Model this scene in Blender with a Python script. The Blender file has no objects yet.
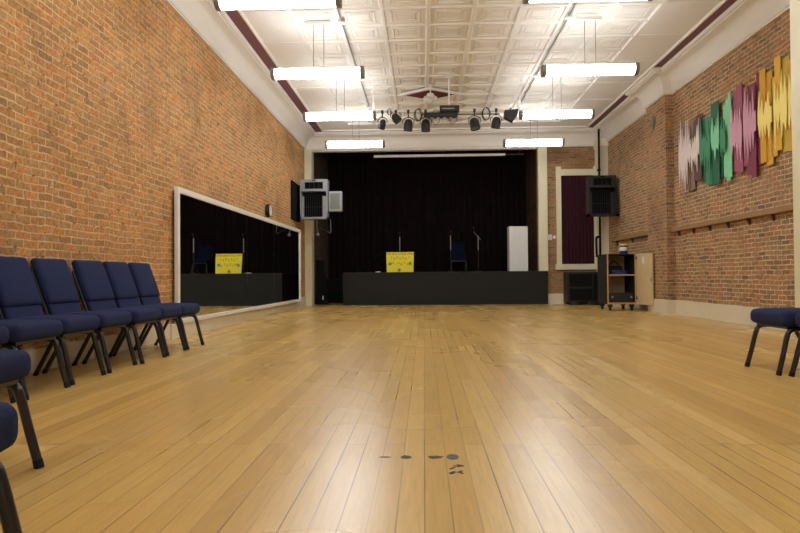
import bpy, bmesh, math, random
from mathutils import Vector, Matrix, Euler
random.seed(7)
PI = math.pi
S = bpy.context.scene
C = S.collection

# ------------------------------------------------------------------ camera
F_PX = 646.0
yaw = math.atan(24 / F_PX)
pit = math.atan(10.5 / F_PX)
ROLL = 0.008
fw = Vector((-math.sin(yaw) * math.cos(pit), math.cos(yaw) * math.cos(pit), math.sin(pit)))
r0 = Vector((math.cos(yaw), math.sin(yaw), 0))
u0 = r0.cross(fw)
rt = r0 * math.cos(ROLL) - u0 * math.sin(ROLL)
up = r0 * math.sin(ROLL) + u0 * math.cos(ROLL)
cam_data = bpy.data.cameras.new('camera')
cam_data.sensor_width = 36
cam_data.lens = F_PX * 36 / 800
cam_data.clip_end = 100
cam = bpy.data.objects.new('camera', cam_data)
C.objects.link(cam)
cam.matrix_world = Matrix(((rt.x, up.x, -fw.x, 0), (rt.y, up.y, -fw.y, 0), (rt.z, up.z, -fw.z, 0.8), (0, 0, 0, 1)))
S.camera = cam

# ------------------------------------------------------------------ world, exposure
w = bpy.data.worlds.new('world')
S.world = w
w.use_nodes = True
w.node_tree.nodes['Background'].inputs[0].default_value = (0.5, 0.55, 0.6, 1)
w.node_tree.nodes['Background'].inputs[1].default_value = 0.02
S.view_settings.view_transform = 'Standard'
S.view_settings.look = 'None'
S.view_settings.gamma = 1
S.view_settings.use_curve_mapping = False
S.view_settings.exposure = 0.0
TUBE_STRENGTH = 24.0
TUBE_COLOR = (0.95, 0.98, 1.0, 1)

# ------------------------------------------------------------------ materials
def srgb(r, g, b):
    f = lambda c: (c / 255 / 12.92) if c / 255 <= 0.04045 else ((c / 255 + 0.055) / 1.055) ** 2.4
    return (f(r), f(g), f(b), 1)

def new_mat(name):
    m = bpy.data.materials.new(name)
    m.use_nodes = True
    nt = m.node_tree
    return m, nt, nt.nodes['Principled BSDF']

def mat(name, col, rough=0.6, metal=0.0, noise=0.08, nscale=12, bump=0.0, bscale=60, spec=0.5, coat=0.0):
    m, nt, p = new_mat(name)
    N, L = nt.nodes, nt.links
    tc = N.new('ShaderNodeTexCoord')
    nz = N.new('ShaderNodeTexNoise')
    nz.inputs['Scale'].default_value = nscale
    nz.inputs['Detail'].default_value = 4
    L.new(tc.outputs['Object'], nz.inputs['Vector'])
    mx = N.new('ShaderNodeMix'); mx.data_type = 'RGBA'
    c = Vector(col[:3])
    mx.inputs[6].default_value = (*(c * (1 - noise)), 1)
    mx.inputs[7].default_value = (*[min(1, v) for v in (c * (1 + noise))], 1)
    L.new(nz.outputs['Fac'], mx.inputs[0])
    L.new(mx.outputs[2], p.inputs['Base Color'])
    p.inputs['Roughness'].default_value = rough
    p.inputs['Metallic'].default_value = metal
    p.inputs['Specular IOR Level'].default_value = spec
    p.inputs['Coat Weight'].default_value = coat
    if bump:
        n2 = N.new('ShaderNodeTexNoise'); n2.inputs['Scale'].default_value = bscale
        n2.inputs['Detail'].default_value = 3
        L.new(tc.outputs['Object'], n2.inputs['Vector'])
        b = N.new('ShaderNodeBump'); b.inputs['Strength'].default_value = bump
        b.inputs['Distance'].default_value = 0.01
        L.new(n2.outputs['Fac'], b.inputs['Height'])
        L.new(b.outputs[0], p.inputs['Normal'])
    return m

def brick_mat(name, axis, ramp, mortar, stain=0.0, gray=0.0, rough_x=0.006):
    """axis: which horizontal world axis runs along the wall ('X' or 'Y')."""
    m, nt, p = new_mat(name)
    N, L = nt.nodes, nt.links
    g = N.new('ShaderNodeNewGeometry')
    sep = N.new('ShaderNodeSeparateXYZ'); L.new(g.outputs['Position'], sep.inputs[0])
    comb = N.new('ShaderNodeCombineXYZ')
    if axis == 'XY':   # sum works on the two faces of a pilaster
        ad = N.new('ShaderNodeMath'); ad.operation = 'ADD'
        L.new(sep.outputs['X'], ad.inputs[0]); L.new(sep.outputs['Y'], ad.inputs[1])
        L.new(ad.outputs[0], comb.inputs[0])
    else:
        L.new(sep.outputs[axis], comb.inputs[0])
    L.new(sep.outputs['Z'], comb.inputs[1])
    # irregular laying
    dn = N.new('ShaderNodeTexNoise'); dn.inputs['Scale'].default_value = 2.2; dn.inputs['Detail'].default_value = 3
    L.new(g.outputs['Position'], dn.inputs['Vector'])
    sb = N.new('ShaderNodeVectorMath'); sb.operation = 'SUBTRACT'; sb.inputs[1].default_value = (0.5, 0.5, 0.5)
    L.new(dn.outputs['Color'], sb.inputs[0])
    sc = N.new('ShaderNodeVectorMath'); sc.operation = 'SCALE'; sc.inputs['Scale'].default_value = 0.05
    L.new(sb.outputs[0], sc.inputs[0])
    dn2 = N.new('ShaderNodeTexNoise'); dn2.inputs['Scale'].default_value = 22; dn2.inputs['Detail'].default_value = 4
    L.new(g.outputs['Position'], dn2.inputs['Vector'])
    sb2 = N.new('ShaderNodeVectorMath'); sb2.operation = 'SUBTRACT'; sb2.inputs[1].default_value = (0.5, 0.5, 0.5)
    L.new(dn2.outputs['Color'], sb2.inputs[0])
    sc2 = N.new('ShaderNodeVectorMath'); sc2.operation = 'SCALE'; sc2.inputs['Scale'].default_value = rough_x * 4
    L.new(sb2.outputs[0], sc2.inputs[0])
    a1 = N.new('ShaderNodeVectorMath'); a1.operation = 'ADD'
    L.new(comb.outputs[0], a1.inputs[0]); L.new(sc.outputs[0], a1.inputs[1])
    a2 = N.new('ShaderNodeVectorMath'); a2.operation = 'ADD'
    L.new(a1.outputs[0], a2.inputs[0]); L.new(sc2.outputs[0], a2.inputs[1])
    bt = N.new('ShaderNodeTexBrick')
    bt.inputs['Scale'].default_value = 1.0
    bt.inputs['Brick Width'].default_value = 0.215
    bt.inputs['Row Height'].default_value = 0.0715
    bt.inputs['Mortar Size'].default_value = 0.009
    bt.inputs['Mortar Smooth'].default_value = 0.35
    bt.inputs['Color1'].default_value = (0, 0, 0, 1)
    bt.inputs['Color2'].default_value = (1, 1, 1, 1)
    bt.inputs['Mortar'].default_value = (0.5, 0.5, 0.5, 1)
    L.new(a2.outputs[0], bt.inputs['Vector'])
    cr = N.new('ShaderNodeValToRGB')
    els = cr.color_ramp.elements
    for i, (pos, col) in enumerate(ramp):
        e = els[i] if i < 2 else els.new(pos)
        e.position = pos; e.color = col
    L.new(bt.outputs['Color'], cr.inputs[0])
    # inside brick mottling
    n3 = N.new('ShaderNodeTexNoise'); n3.inputs['Scale'].default_value = 30; n3.inputs['Detail'].default_value = 5
    L.new(g.outputs['Position'], n3.inputs['Vector'])
    mr = N.new('ShaderNodeMapRange'); mr.inputs[1].default_value = 0.3; mr.inputs[2].default_value = 0.7
    mr.inputs[3].default_value = 0.7; mr.inputs[4].default_value = 1.28
    L.new(n3.outputs['Fac'], mr.inputs[0])
    ml = N.new('ShaderNodeMix'); ml.data_type = 'RGBA'; ml.blend_type = 'MULTIPLY'; ml.inputs[0].default_value = 1
    L.new(cr.outputs[0], ml.inputs[6]); L.new(mr.outputs[0], ml.inputs[7])
    # mortar over
    mm = N.new('ShaderNodeMix'); mm.data_type = 'RGBA'
    nv = N.new('ShaderNodeTexNoise'); nv.inputs['Scale'].default_value = 5; nv.inputs['Detail'].default_value = 5
    L.new(g.outputs['Position'], nv.inputs['Vector'])
    rv = N.new('ShaderNodeMapRange'); rv.inputs[1].default_value = 0.35; rv.inputs[2].default_value = 0.6
    rv.inputs[3].default_value = 0.4; rv.inputs[4].default_value = 0.95
    L.new(nv.outputs['Fac'], rv.inputs[0])
    fv = N.new('ShaderNodeMath'); fv.operation = 'MULTIPLY'
    L.new(bt.outputs['Fac'], fv.inputs[0]); L.new(rv.outputs[0], fv.inputs[1])
    L.new(fv.outputs[0], mm.inputs[0]); L.new(ml.outputs[2], mm.inputs[6])
    mm.inputs[7].default_value = mortar
    # dark crevices in the joints
    nc = N.new('ShaderNodeTexNoise'); nc.inputs['Scale'].default_value = 13; nc.inputs['Detail'].default_value = 3
    L.new(g.outputs['Position'], nc.inputs['Vector'])
    rc = N.new('ShaderNodeMapRange'); rc.inputs[1].default_value = 0.6; rc.inputs[2].default_value = 0.66
    rc.inputs[3].default_value = 0.0; rc.inputs[4].default_value = 0.75
    L.new(nc.outputs['Fac'], rc.inputs[0])
    fc = N.new('ShaderNodeMath'); fc.operation = 'MULTIPLY'
    L.new(bt.outputs['Fac'], fc.inputs[0]); L.new(rc.outputs[0], fc.inputs[1])
    mc = N.new('ShaderNodeMix'); mc.data_type = 'RGBA'
    L.new(fc.outputs[0], mc.inputs[0]); L.new(mm.outputs[2], mc.inputs[6]); mc.inputs[7].default_value = srgb(84, 56, 38)
    mm = mc
    # large soot stains and grey lime patches
    n4 = N.new('ShaderNodeTexNoise'); n4.inputs['Scale'].default_value = 0.9; n4.inputs['Detail'].default_value = 6
    L.new(g.outputs['Position'], n4.inputs['Vector'])
    r4 = N.new('ShaderNodeMapRange'); r4.inputs[1].default_value = 0.52; r4.inputs[2].default_value = 0.72
    r4.inputs[3].default_value = 0; r4.inputs[4].default_value = stain
    L.new(n4.outputs['Fac'], r4.inputs[0])
    m4 = N.new('ShaderNodeMix'); m4.data_type = 'RGBA'
    L.new(r4.outputs[0], m4.inputs[0]); L.new(mm.outputs[2], m4.inputs[6]); m4.inputs[7].default_value = srgb(88, 66, 50)
    n5 = N.new('ShaderNodeTexNoise'); n5.inputs['Scale'].default_value = 2.6; n5.inputs['Detail'].default_value = 7
    n5.inputs['Roughness'].default_value = 0.7
    L.new(g.outputs['Position'], n5.inputs['Vector'])
    r5 = N.new('ShaderNodeMapRange'); r5.inputs[1].default_value = 0.6; r5.inputs[2].default_value = 0.75
    r5.inputs[3].default_value = 0; r5.inputs[4].default_value = gray
    L.new(n5.outputs['Fac'], r5.inputs[0])
    m5 = N.new('ShaderNodeMix'); m5.data_type = 'RGBA'
    L.new(r5.outputs[0], m5.inputs[0]); L.new(m4.outputs[2], m5.inputs[6]); m5.inputs[7].default_value = srgb(168, 158, 142)
    L.new(m5.outputs[2], p.inputs['Base Color'])
    p.inputs['Roughness'].default_value = 0.85
    p.inputs['Specular IOR Level'].default_value = 0.25
    sub = N.new('ShaderNodeMath'); sub.operation = 'MULTIPLY_ADD'; sub.inputs[1].default_value = -1.0
    L.new(bt.outputs['Fac'], sub.inputs[0])
    ml3 = N.new('ShaderNodeMath'); ml3.operation = 'MULTIPLY'; ml3.inputs[1].default_value = 0.5
    L.new(n3.outputs['Fac'], ml3.inputs[0]); L.new(ml3.outputs[0], sub.inputs[2])
    bp = N.new('ShaderNodeBump'); bp.inputs['Strength'].default_value = 0.8; bp.inputs['Distance'].default_value = 0.008
    L.new(sub.outputs[0], bp.inputs['Height']); L.new(bp.outputs[0], p.inputs['Normal'])
    return m

RAMP_L = [(0.0, srgb(172, 110, 68)), (1.0, srgb(214, 142, 88)), (0.2, srgb(186, 118, 72)), (0.4, srgb(204, 130, 80)),
          (0.55, srgb(180, 122, 80)), (0.7, srgb(208, 128, 76)), (0.85, srgb(202, 120, 72)), (0.93, srgb(162, 108, 70))]
RAMP_R = [(0.0, srgb(138, 92, 66)), (1.0, srgb(190, 124, 84)), (0.2, srgb(172, 112, 76)), (0.4, srgb(182, 120, 84)),
          (0.55, srgb(150, 110, 82)), (0.7, srgb(188, 118, 80)), (0.85, srgb(176, 104, 72)), (0.93, srgb(124, 90, 70))]
M = {}
def tint(ramp, r, g, b_):
    return [(q, (c[0] * r, c[1] * g, c[2] * b_, 1)) for q, c in ramp]
RAMP_L = tint(RAMP_L, 0.98, 1.32, 1.24)
RAMP_R = tint(RAMP_R, 0.9, 1.27, 1.32)
M['brick_left'] = brick_mat('brick_left', 'Y', RAMP_L, srgb(222, 194, 154), stain=0.35, gray=0.65)
M['brick_right'] = brick_mat('brick_right', 'Y', RAMP_R, srgb(220, 198, 166), stain=0.2, gray=0.2)
M['brick_pilaster'] = brick_mat('brick_pilaster', 'XY', RAMP_R, srgb(200, 172, 140), stain=0.3, gray=0.2)
M['brick_back'] = brick_mat('brick_back', 'X', RAMP_R, srgb(180, 150, 118), stain=0.5, gray=0.2)
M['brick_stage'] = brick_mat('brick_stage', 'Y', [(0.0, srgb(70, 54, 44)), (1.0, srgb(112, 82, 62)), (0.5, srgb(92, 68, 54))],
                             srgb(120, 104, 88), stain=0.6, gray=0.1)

def floor_mat():
    m, nt, p = new_mat('oak_floor')
    N, L = nt.nodes, nt.links
    g = N.new('ShaderNodeNewGeometry')
    sep = N.new('ShaderNodeSeparateXYZ'); L.new(g.outputs['Position'], sep.inputs[0])
    comb = N.new('ShaderNodeCombineXYZ'); L.new(sep.outputs['Y'], comb.inputs[0])
    ax = N.new('ShaderNodeMath'); ax.operation = 'ADD'; ax.inputs[1].default_value = 0.098 + 9.3
    L.new(sep.outputs['X'], ax.inputs[0]); L.new(ax.outputs[0], comb.inputs[1])
    bt = N.new('ShaderNodeTexBrick')
    bt.offset = 0.37; bt.offset_frequency = 2; bt.squash = 1.0
    bt.inputs['Scale'].default_value = 1.0
    bt.inputs['Brick Width'].default_value = 3.1
    bt.inputs['Row Height'].default_value = 0.093
    bt.inputs['Mortar Size'].default_value = 0.0026
    bt.inputs['Mortar Smooth'].default_value = 0.1
    bt.inputs['Color1'].default_value = (0, 0, 0, 1)
    bt.inputs['Color2'].default_value = (1, 1, 1, 1)
    bt.inputs['Mortar'].default_value = (0.5, 0.5, 0.5, 1)
    L.new(comb.outputs[0], bt.inputs['Vector'])
    cr = N.new('ShaderNodeValToRGB')
    els = cr.color_ramp.elements
    for i, (pos, col) in enumerate([(0.0, srgb(198, 160, 90)), (1.0, srgb(226, 194, 124)), (0.35, srgb(216, 180, 104)), (0.6, srgb(208, 173, 104)), (0.8, srgb(224, 186, 108))]):
        e = els[i] if i < 2 else els.new(pos)
        e.position = pos; e.color = col
    L.new(bt.outputs['Color'], cr.inputs[0])
    # grain, stretched along the boards
    mp = N.new('ShaderNodeMapping'); mp.inputs['Scale'].default_value = (40, 2.2, 1)
    L.new(g.outputs['Position'], mp.inputs['Vector'])
    gn = N.new('ShaderNodeTexNoise'); gn.inputs['Scale'].default_value = 1.5; gn.inputs['Detail'].default_value = 7
    gn.inputs['Roughness'].default_value = 0.65
    L.new(mp.outputs[0], gn.inputs['Vector'])
    mr = N.new('ShaderNodeMapRange'); mr.inputs[1].default_value = 0.3; mr.inputs[2].default_value = 0.7
    mr.inputs[3].default_value = 0.86; mr.inputs[4].default_value = 1.09
    L.new(gn.outputs['Fac'], mr.inputs[0])
    ml = N.new('ShaderNodeMix'); ml.data_type = 'RGBA'; ml.blend_type = 'MULTIPLY'; ml.inputs[0].default_value = 1
    L.new(cr.outputs[0], ml.inputs[6]); L.new(mr.outputs[0], ml.inputs[7])
    # worn patches and amber patches
    n2 = N.new('ShaderNodeTexNoise'); n2.inputs['Scale'].default_value = 0.6; n2.inputs['Detail'].default_value = 2
    L.new(g.outputs['Position'], n2.inputs['Vector'])
    r2 = N.new('ShaderNodeMapRange'); r2.inputs[1].default_value = 0.3; r2.inputs[2].default_value = 0.75
    L.new(n2.outputs['Fac'], r2.inputs[0])
    m2 = N.new('ShaderNodeMix'); m2.data_type = 'RGBA'; m2.blend_type = 'MULTIPLY'
    L.new(r2.outputs[0], m2.inputs[0]); L.new(ml.outputs[2], m2.inputs[6]); m2.inputs[7].default_value = (0.94, 0.86, 0.7, 1)
    # small knots / nicks
    mp3 = N.new('ShaderNodeMapping'); mp3.inputs['Scale'].default_value = (70, 14, 1)
    L.new(g.outputs['Position'], mp3.inputs['Vector'])
    n3 = N.new('ShaderNodeTexNoise'); n3.inputs['Scale'].default_value = 1.0; n3.inputs['Detail'].default_value = 2
    L.new(mp3.outputs[0], n3.inputs['Vector'])
    r3 = N.new('ShaderNodeMapRange'); r3.inputs[1].default_value = 0.735; r3.inputs[2].default_value = 0.77
    r3.inputs[4].default_value = 0.25
    L.new(n3.outputs['Fac'], r3.inputs[0])
    m3 = N.new('ShaderNodeMix'); m3.data_type = 'RGBA'
    L.new(r3.outputs[0], m3.inputs[0]); L.new(m2.outputs[2], m3.inputs[6]); m3.inputs[7].default_value = srgb(110, 78, 48)
    # dark gaps, strength varying from board to board
    n4 = N.new('ShaderNodeTexNoise'); n4.inputs['Scale'].default_value = 1.0; n4.inputs['Detail'].default_value = 2
    mp4 = N.new('ShaderNodeMapping'); mp4.inputs['Scale'].default_value = (7, 0.6, 1)
    L.new(g.outputs['Position'], mp4.inputs['Vector']); L.new(mp4.outputs[0], n4.inputs['Vector'])
    r4 = N.new('ShaderNodeMapRange'); r4.inputs[1].default_value = 0.4; r4.inputs[2].default_value = 0.62
    r4.inputs[3].default_value = 0.2; r4.inputs[4].default_value = 0.8
    L.new(n4.outputs['Fac'], r4.inputs[0])
    mg = N.new('ShaderNodeMath'); mg.operation = 'MULTIPLY'
    L.new(bt.outputs['Fac'], mg.inputs[0]); L.new(r4.outputs[0], mg.inputs[1])
    m5 = N.new('ShaderNodeMix'); m5.data_type = 'RGBA'
    L.new(mg.outputs[0], m5.inputs[0]); L.new(m3.outputs[2], m5.inputs[6]); m5.inputs[7].default_value = srgb(72, 50, 32)
    L.new(m5.outputs[2], p.inputs['Base Color'])
    rr = N.new('ShaderNodeMapRange'); rr.inputs[3].default_value = 0.2; rr.inputs[4].default_value = 0.36
    p.inputs['Coat Weight'].default_value = 0.15; p.inputs['Coat Roughness'].default_value = 0.2
    L.new(n2.outputs['Fac'], rr.inputs[0]); L.new(rr.outputs[0], p.inputs['Roughness'])
    p.inputs['Specular IOR Level'].default_value = 0.5
    bp = N.new('ShaderNodeBump'); bp.inputs['Strength'].default_value = 0.3; bp.inputs['Distance'].default_value = 0.002
    iv = N.new('ShaderNodeMath'); iv.operation = 'SUBTRACT'; 
    iv.inputs[0].default_value = 1.0; L.new(bt.outputs['Fac'], iv.inputs[1])
    L.new(iv.outputs[0], bp.inputs['Height']); L.new(bp.outputs[0], p.inputs['Normal'])
    return m
M['floor'] = floor_mat()
M['ceiling'] = mat('painted_tin', srgb(226, 221, 213), 0.5, noise=0.05, nscale=3, bump=0.15, bscale=25)
M['plaster'] = mat('white_plaster', srgb(222, 216, 206), 0.6, noise=0.04, nscale=2, bump=0.1, bscale=12)
M['maroon_paint'] = mat('maroon_paint', srgb(112, 70, 74), 0.6, noise=0.1)
M['maroon_dark'] = mat('maroon_dark', srgb(96, 30, 38), 0.6, noise=0.1)
M['cream'] = mat('cream_paint', srgb(222, 216, 184), 0.5, noise=0.05, nscale=5)
M['base'] = mat('baseboard_paint', srgb(226, 216, 190), 0.5, noise=0.07, nscale=3)
M['navy'] = mat('navy_fabric', srgb(42, 50, 84), 0.95, noise=0.22, nscale=160, bump=0.35, bscale=400, spec=0.15)
M['chair_metal'] = mat('black_tube', srgb(30, 31, 38), 0.28, noise=0.05, spec=0.7)
M['rubber'] = mat('rubber', srgb(20, 20, 22), 0.8)
M['black'] = mat('black_plastic', srgb(26, 27, 28), 0.5)
M['black_cloth'] = mat('black_cloth', srgb(34, 25, 25), 1.0, noise=0.3, nscale=3, spec=0.05)
M['stage_face'] = mat('stage_carpet', srgb(47, 48, 46), 0.95, noise=0.15, nscale=40, bump=0.3, bscale=150, spec=0.1)
M['stage_top'] = mat('stage_boards', srgb(40, 40, 40), 0.8)
M['dark'] = mat('dark_paint', srgb(24, 24, 24), 0.9, spec=0.1)
M['silver'] = mat('silver_paint', srgb(150, 153, 158), 0.4, metal=0.3)
M['steel'] = mat('brushed_steel', srgb(190, 190, 188), 0.3, metal=0.9)
M['grey_cap'] = mat('fixture_cap', srgb(128, 126, 118), 0.5, metal=0.3)
M['white'] = mat('white_enamel', srgb(232, 230, 224), 0.4, noise=0.02)
M['white_board'] = mat('white_laminate', srgb(236, 236, 230), 0.5, noise=0.02)
M['grille'] = mat('grey_grille', srgb(118, 122, 114), 0.7, bump=0.5, bscale=300)
M['maroon_cloth'] = mat('maroon_cloth', srgb(56, 27, 36), 0.95, noise=0.2, nscale=9, spec=0.1)
M['plywood'] = mat('plywood', srgb(206, 184, 140), 0.6, noise=0.08, nscale=6)
M['ply_edge'] = mat('plywood_edge', srgb(190, 150, 100), 0.6, noise=0.1)
M['ledge_wood'] = mat('ledge_wood', srgb(150, 118, 78), 0.7, noise=0.15, nscale=7)
M['bracket'] = mat('bracket_iron', srgb(84, 54, 40), 0.7)
M['yellow'] = mat('poster_yellow', srgb(232, 216, 30), 0.6, noise=0.05, nscale=3)
M['ink'] = mat('poster_ink', srgb(86, 66, 30), 0.8)
M['teal_ink'] = mat('poster_teal', srgb(70, 140, 120), 0.8)
M['blue_cable'] = mat('blue_cable', srgb(40, 62, 130), 0.5)
M['blue'] = mat('can_blue', srgb(50, 60, 140), 0.4)
M['lid_yellow'] = mat('lid_cream_yellow', srgb(222, 206, 130), 0.5)
M['residue'] = mat('tape_residue', srgb(92, 72, 64), 0.8, noise=0.4, nscale=60)
M['residue_blue'] = mat('tape_residue_grey', srgb(86, 86, 96), 0.8, noise=0.4, nscale=60)
ART = {k: mat('art_' + k, srgb(*v), 0.7, noise=0.06, nscale=8) for k, v in {
    'taupe': (140, 112, 100), 'pearl': (216, 202, 198), 'pine': (26, 96, 66), 'emerald': (52, 132, 92), 'mint': (128, 208, 158),
    'plum': (128, 52, 78), 'mauve': (156, 82, 108), 'pink': (206, 154, 178), 'gold': (210, 158, 34), 'amber': (222, 176, 52), 'lemon': (250, 230, 130),
    'olive': (196, 176, 70), 'brown': (92, 66, 58)}.items()}
m, nt, p = new_mat('tube_glow')
p.inputs['Base Color'].default_value = (0.9, 0.9, 0.88, 1)
p.inputs['Emission Color'].default_value = TUBE_COLOR
p.inputs['Emission Strength'].default_value = TUBE_STRENGTH
M['glow'] = m
m, nt, p = new_mat('mirror_glass')
p.inputs['Base Color'].default_value = (0.86, 0.88, 0.87, 1)
p.inputs['Metallic'].default_value = 1
p.inputs['Roughness'].default_value = 0.015
M['mirror'] = m

# ------------------------------------------------------------------ mesh helpers
def BM(): return bmesh.new()

def box(bm, x0, x1, y0, y1, z0, z1, mtx=None):
    vs = [bm.verts.new(v) for v in ((x0, y0, z0), (x1, y0, z0), (x1, y1, z0), (x0, y1, z0), (x0, y0, z1), (x1, y0, z1), (x1, y1, z1), (x0, y1, z1))]
    for f in ((3, 2, 1, 0), (4, 5, 6, 7), (0, 1, 5, 4), (1, 2, 6, 5), (2, 3, 7, 6), (3, 0, 4, 7)):
        bm.faces.new([vs[i] for i in f])
    if mtx is not None:
        for v in vs: v.co = mtx @ v.co
    return vs

def bbox(bm, x0, x1, y0, y1, z0, z1, r=0.01, seg=2):
    t = BM(); box(t, x0, x1, y0, y1, z0, z1)
    bmesh.ops.bevel(t, geom=t.edges[:], offset=r, segments=seg, affect='EDGES', profile=0.5)
    merge(bm, t)

def merge(bm, t, mtx=None):
    me = bpy.data.meshes.new('tmp'); t.to_mesh(me); t.free()
    if mtx is not None: me.transform(mtx)
    bm.from_mesh(me); bpy.data.meshes.remove(me)

def rbox(bm, sx, sy, sz, r, crown=0.0, n=10, mtx=Matrix()):
    """soft cushion: rounded box centred on the origin, crowned on +z."""
    t = BM()
    bmesh.ops.create_cube(t, size=2)
    bmesh.ops.subdivide_edges(t, edges=t.edges[:], cuts=n, use_grid_fill=True)
    h = Vector((sx / 2, sy / 2, sz / 2))
    rr = min(r, min(h) * 0.999)
    for v in t.verts:
        u = v.co.copy()
        q = Vector(tuple(math.copysign(abs(c) ** 0.55, c) for c in u))
        q = Vector((q.x * h.x, q.y * h.y, q.z * h.z))
        inn = Vector(tuple(max(-(h[i] - rr), min(h[i] - rr, q[i])) for i in range(3)))
        d = q - inn
        if d.length > 1e-9: q = inn + d.normalized() * rr
        if crown: q.z += crown * (1 - (q.x / h.x) ** 2) * (1 - (q.y / h.y) ** 2) * (1 if u.z > 0 else 0.2 * 0)
        v.co = q
    merge(bm, t, mtx)

def tube(bm, pts, r, n=10, caps=True, flat=1.0):
    pts = [Vector(q) for q in pts]
    rings = []
    prev = None
    for i, q in enumerate(pts):
        if i == 0: t = pts[1] - pts[0]
        elif i == len(pts) - 1: t = pts[-1] - pts[-2]
        else: t = (pts[i + 1] - q).normalized() + (q - pts[i - 1]).normalized()
        t.normalize()
        if prev is None:
            a = Vector((0, 1, 0)) if abs(t.y) < 0.9 else Vector((1, 0, 0))
            a = (a - t * a.dot(t)).normalized()
        else:
            a = (prev - t * prev.dot(t)).normalized()
        prev = a
        b = t.cross(a)
        ri = r[i] if isinstance(r, (list, tuple)) else r
        rings.append([bm.verts.new(q + a * (math.cos(2 * PI * k / n) * ri * flat) + b * (math.sin(2 * PI * k / n) * ri)) for k in range(n)])
    for i in range(len(rings) - 1):
        for k in range(n):
            bm.faces.new((rings[i][k], rings[i][(k + 1) % n], rings[i + 1][(k + 1) % n], rings[i + 1][k]))
    if caps:
        bm.faces.new(rings[0][::-1]); bm.faces.new(rings[-1])

def smooth_path(pts, sub=5):
    P = [Vector(q) for q in pts]; out = []
    for i in range(len(P) - 1):
        p0 = P[max(i - 1, 0)]; p1 = P[i]; p2 = P[i + 1]; p3 = P[min(i + 2, len(P) - 1)]
        for k in range(sub):
            t = k / sub
            out.append(0.5 * ((2 * p1) + (-p0 + p2) * t + (2 * p0 - 5 * p1 + 4 * p2 - p3) * t * t + (-p0 + 3 * p1 - 3 * p2 + p3) * t ** 3))
    out.append(P[-1])
    return out

def lathe(bm, prof, n=20, mtx=Matrix()):
    """prof: list of (r, z)"""
    t = BM(); rings = []
    for r, z in prof:
        rings.append([t.verts.new((r * math.cos(2 * PI * k / n), r * math.sin(2 * PI * k / n), z)) for k in range(n)])
    for i in range(len(rings) - 1):
        for k in range(n):
            t.faces.new((rings[i][k], rings[i][(k + 1) % n], rings[i + 1][(k + 1) % n], rings[i + 1][k]))
    t.faces.new(rings[0][::-1]); t.faces.new(rings[-1])
    merge(bm, t, mtx)

def prism(bm, poly, y0, y1, mtx=Matrix()):
    """poly in (x,z), extruded along y"""
    t = BM()
    a = [t.verts.new((x, y0, z)) for x, z in poly]
    b = [t.verts.new((x, y1, z)) for x, z in poly]
    t.faces.new(a[::-1]); t.faces.new(b)
    k = len(poly)
    for i in range(k):
        t.faces.new((a[i], a[(i + 1) % k], b[(i + 1) % k], b[i]))
    bmesh.ops.triangulate(t, faces=[f for f in t.faces if len(f.verts) > 4])
    merge(bm, t, mtx)

def obj(name, bm, m, parent=None, label=None, smooth=False):
    bmesh.ops.recalc_face_normals(bm, faces=bm.faces[:])
    me = bpy.data.meshes.new(name); bm.to_mesh(me); bm.free()
    me.materials.append(m)
    if smooth:
        for pl in me.polygons: pl.use_smooth = True
        try: me.set_sharp_from_angle(angle=math.radians(40))
        except Exception: pass
    o = bpy.data.objects.new(name, me); C.objects.link(o)
    if parent is not None: o.parent = parent
    if label: o['label'] = label
    return o

def tag(o, label, cat, group=None):
    o['label'] = label; o['category'] = cat
    if group: o['group'] = group
    return o

def thing(name, label, cat, loc=(0, 0, 0), rotz=0, group=None):
    o = bpy.data.objects.new(name, None); C.objects.link(o)
    o.location = loc; o.rotation_euler = (0, 0, rotz); o.empty_display_size = 0.1
    return tag(o, label, cat, group)

def struct(name, bm, m, parent=None, smooth=False):
    o = obj(name, bm, m, parent, smooth=smooth)
    if parent is None: o['kind'] = 'structure'
    return o

def dup(root, loc, rotz, label=None, group=None):
    r = root.copy(); C.objects.link(r); r.location = loc; r.rotation_euler = (0, 0, rotz)
    if label: r['label'] = label
    if group: r['group'] = group
    for ch in list(root.children):
        c = ch.copy(); C.objects.link(c); c.parent = r
        for g in list(ch.children):
            d = g.copy(); C.objects.link(d); d.parent = c
    return r

# ------------------------------------------------------------------ room dimensions
XL, XR = -3.41, 5.13
Y0, YB = -1.6, 18.6
ZW, ZC = 4.5, 4.95
PX, PY0, PY1 = 4.97, 13.38, 14.5        # brick pilaster on the right wall
OPL, OPR, OPT = -3.21, 3.27, 4.46       # stage opening
STY = 18.42; STZ = 0.94

# floor
b = BM(); box(b, XL - 0.2, XR + 0.2, Y0 - 0.2, 22.4, -0.15, 0); struct('floor', b, M['floor'])
# walls
b = BM(); box(b, XL - 0.25, XL, Y0, YB, 0, ZC + 0.1); struct('wall_left', b, M['brick_left'])
b = BM(); box(b, XR, XR + 0.25, Y0, YB + 0.2, 0, ZC + 0.1); struct('wall_right', b, M['brick_right'])
b = BM(); box(b, PX, XR, PY0, PY1, 0, ZC); struct('wall_right_pilaster', b, M['brick_pilaster'])
b = BM(); box(b, XL - 0.25, XR + 0.25, Y0 - 0.25, Y0, 0, ZC + 0.1); struct('wall_front', b, M['plaster'])
b = BM()
WX0, WX1, WZ0, WZ1 = 3.93, 4.85, 1.08, 3.68
box(b, OPR, WX0, YB, YB + 0.2, 0, OPT); box(b, WX1, XR, YB, YB + 0.2, 0, OPT)
box(b, WX0, WX1, YB, YB + 0.2, 0, WZ0); box(b, WX0, WX1, YB, YB + 0.2, WZ1, OPT)
box(b, OPR, XR, YB, YB + 0.2, OPT, ZC + 0.1)
struct('wall_back', b, M['brick_back'])
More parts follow.
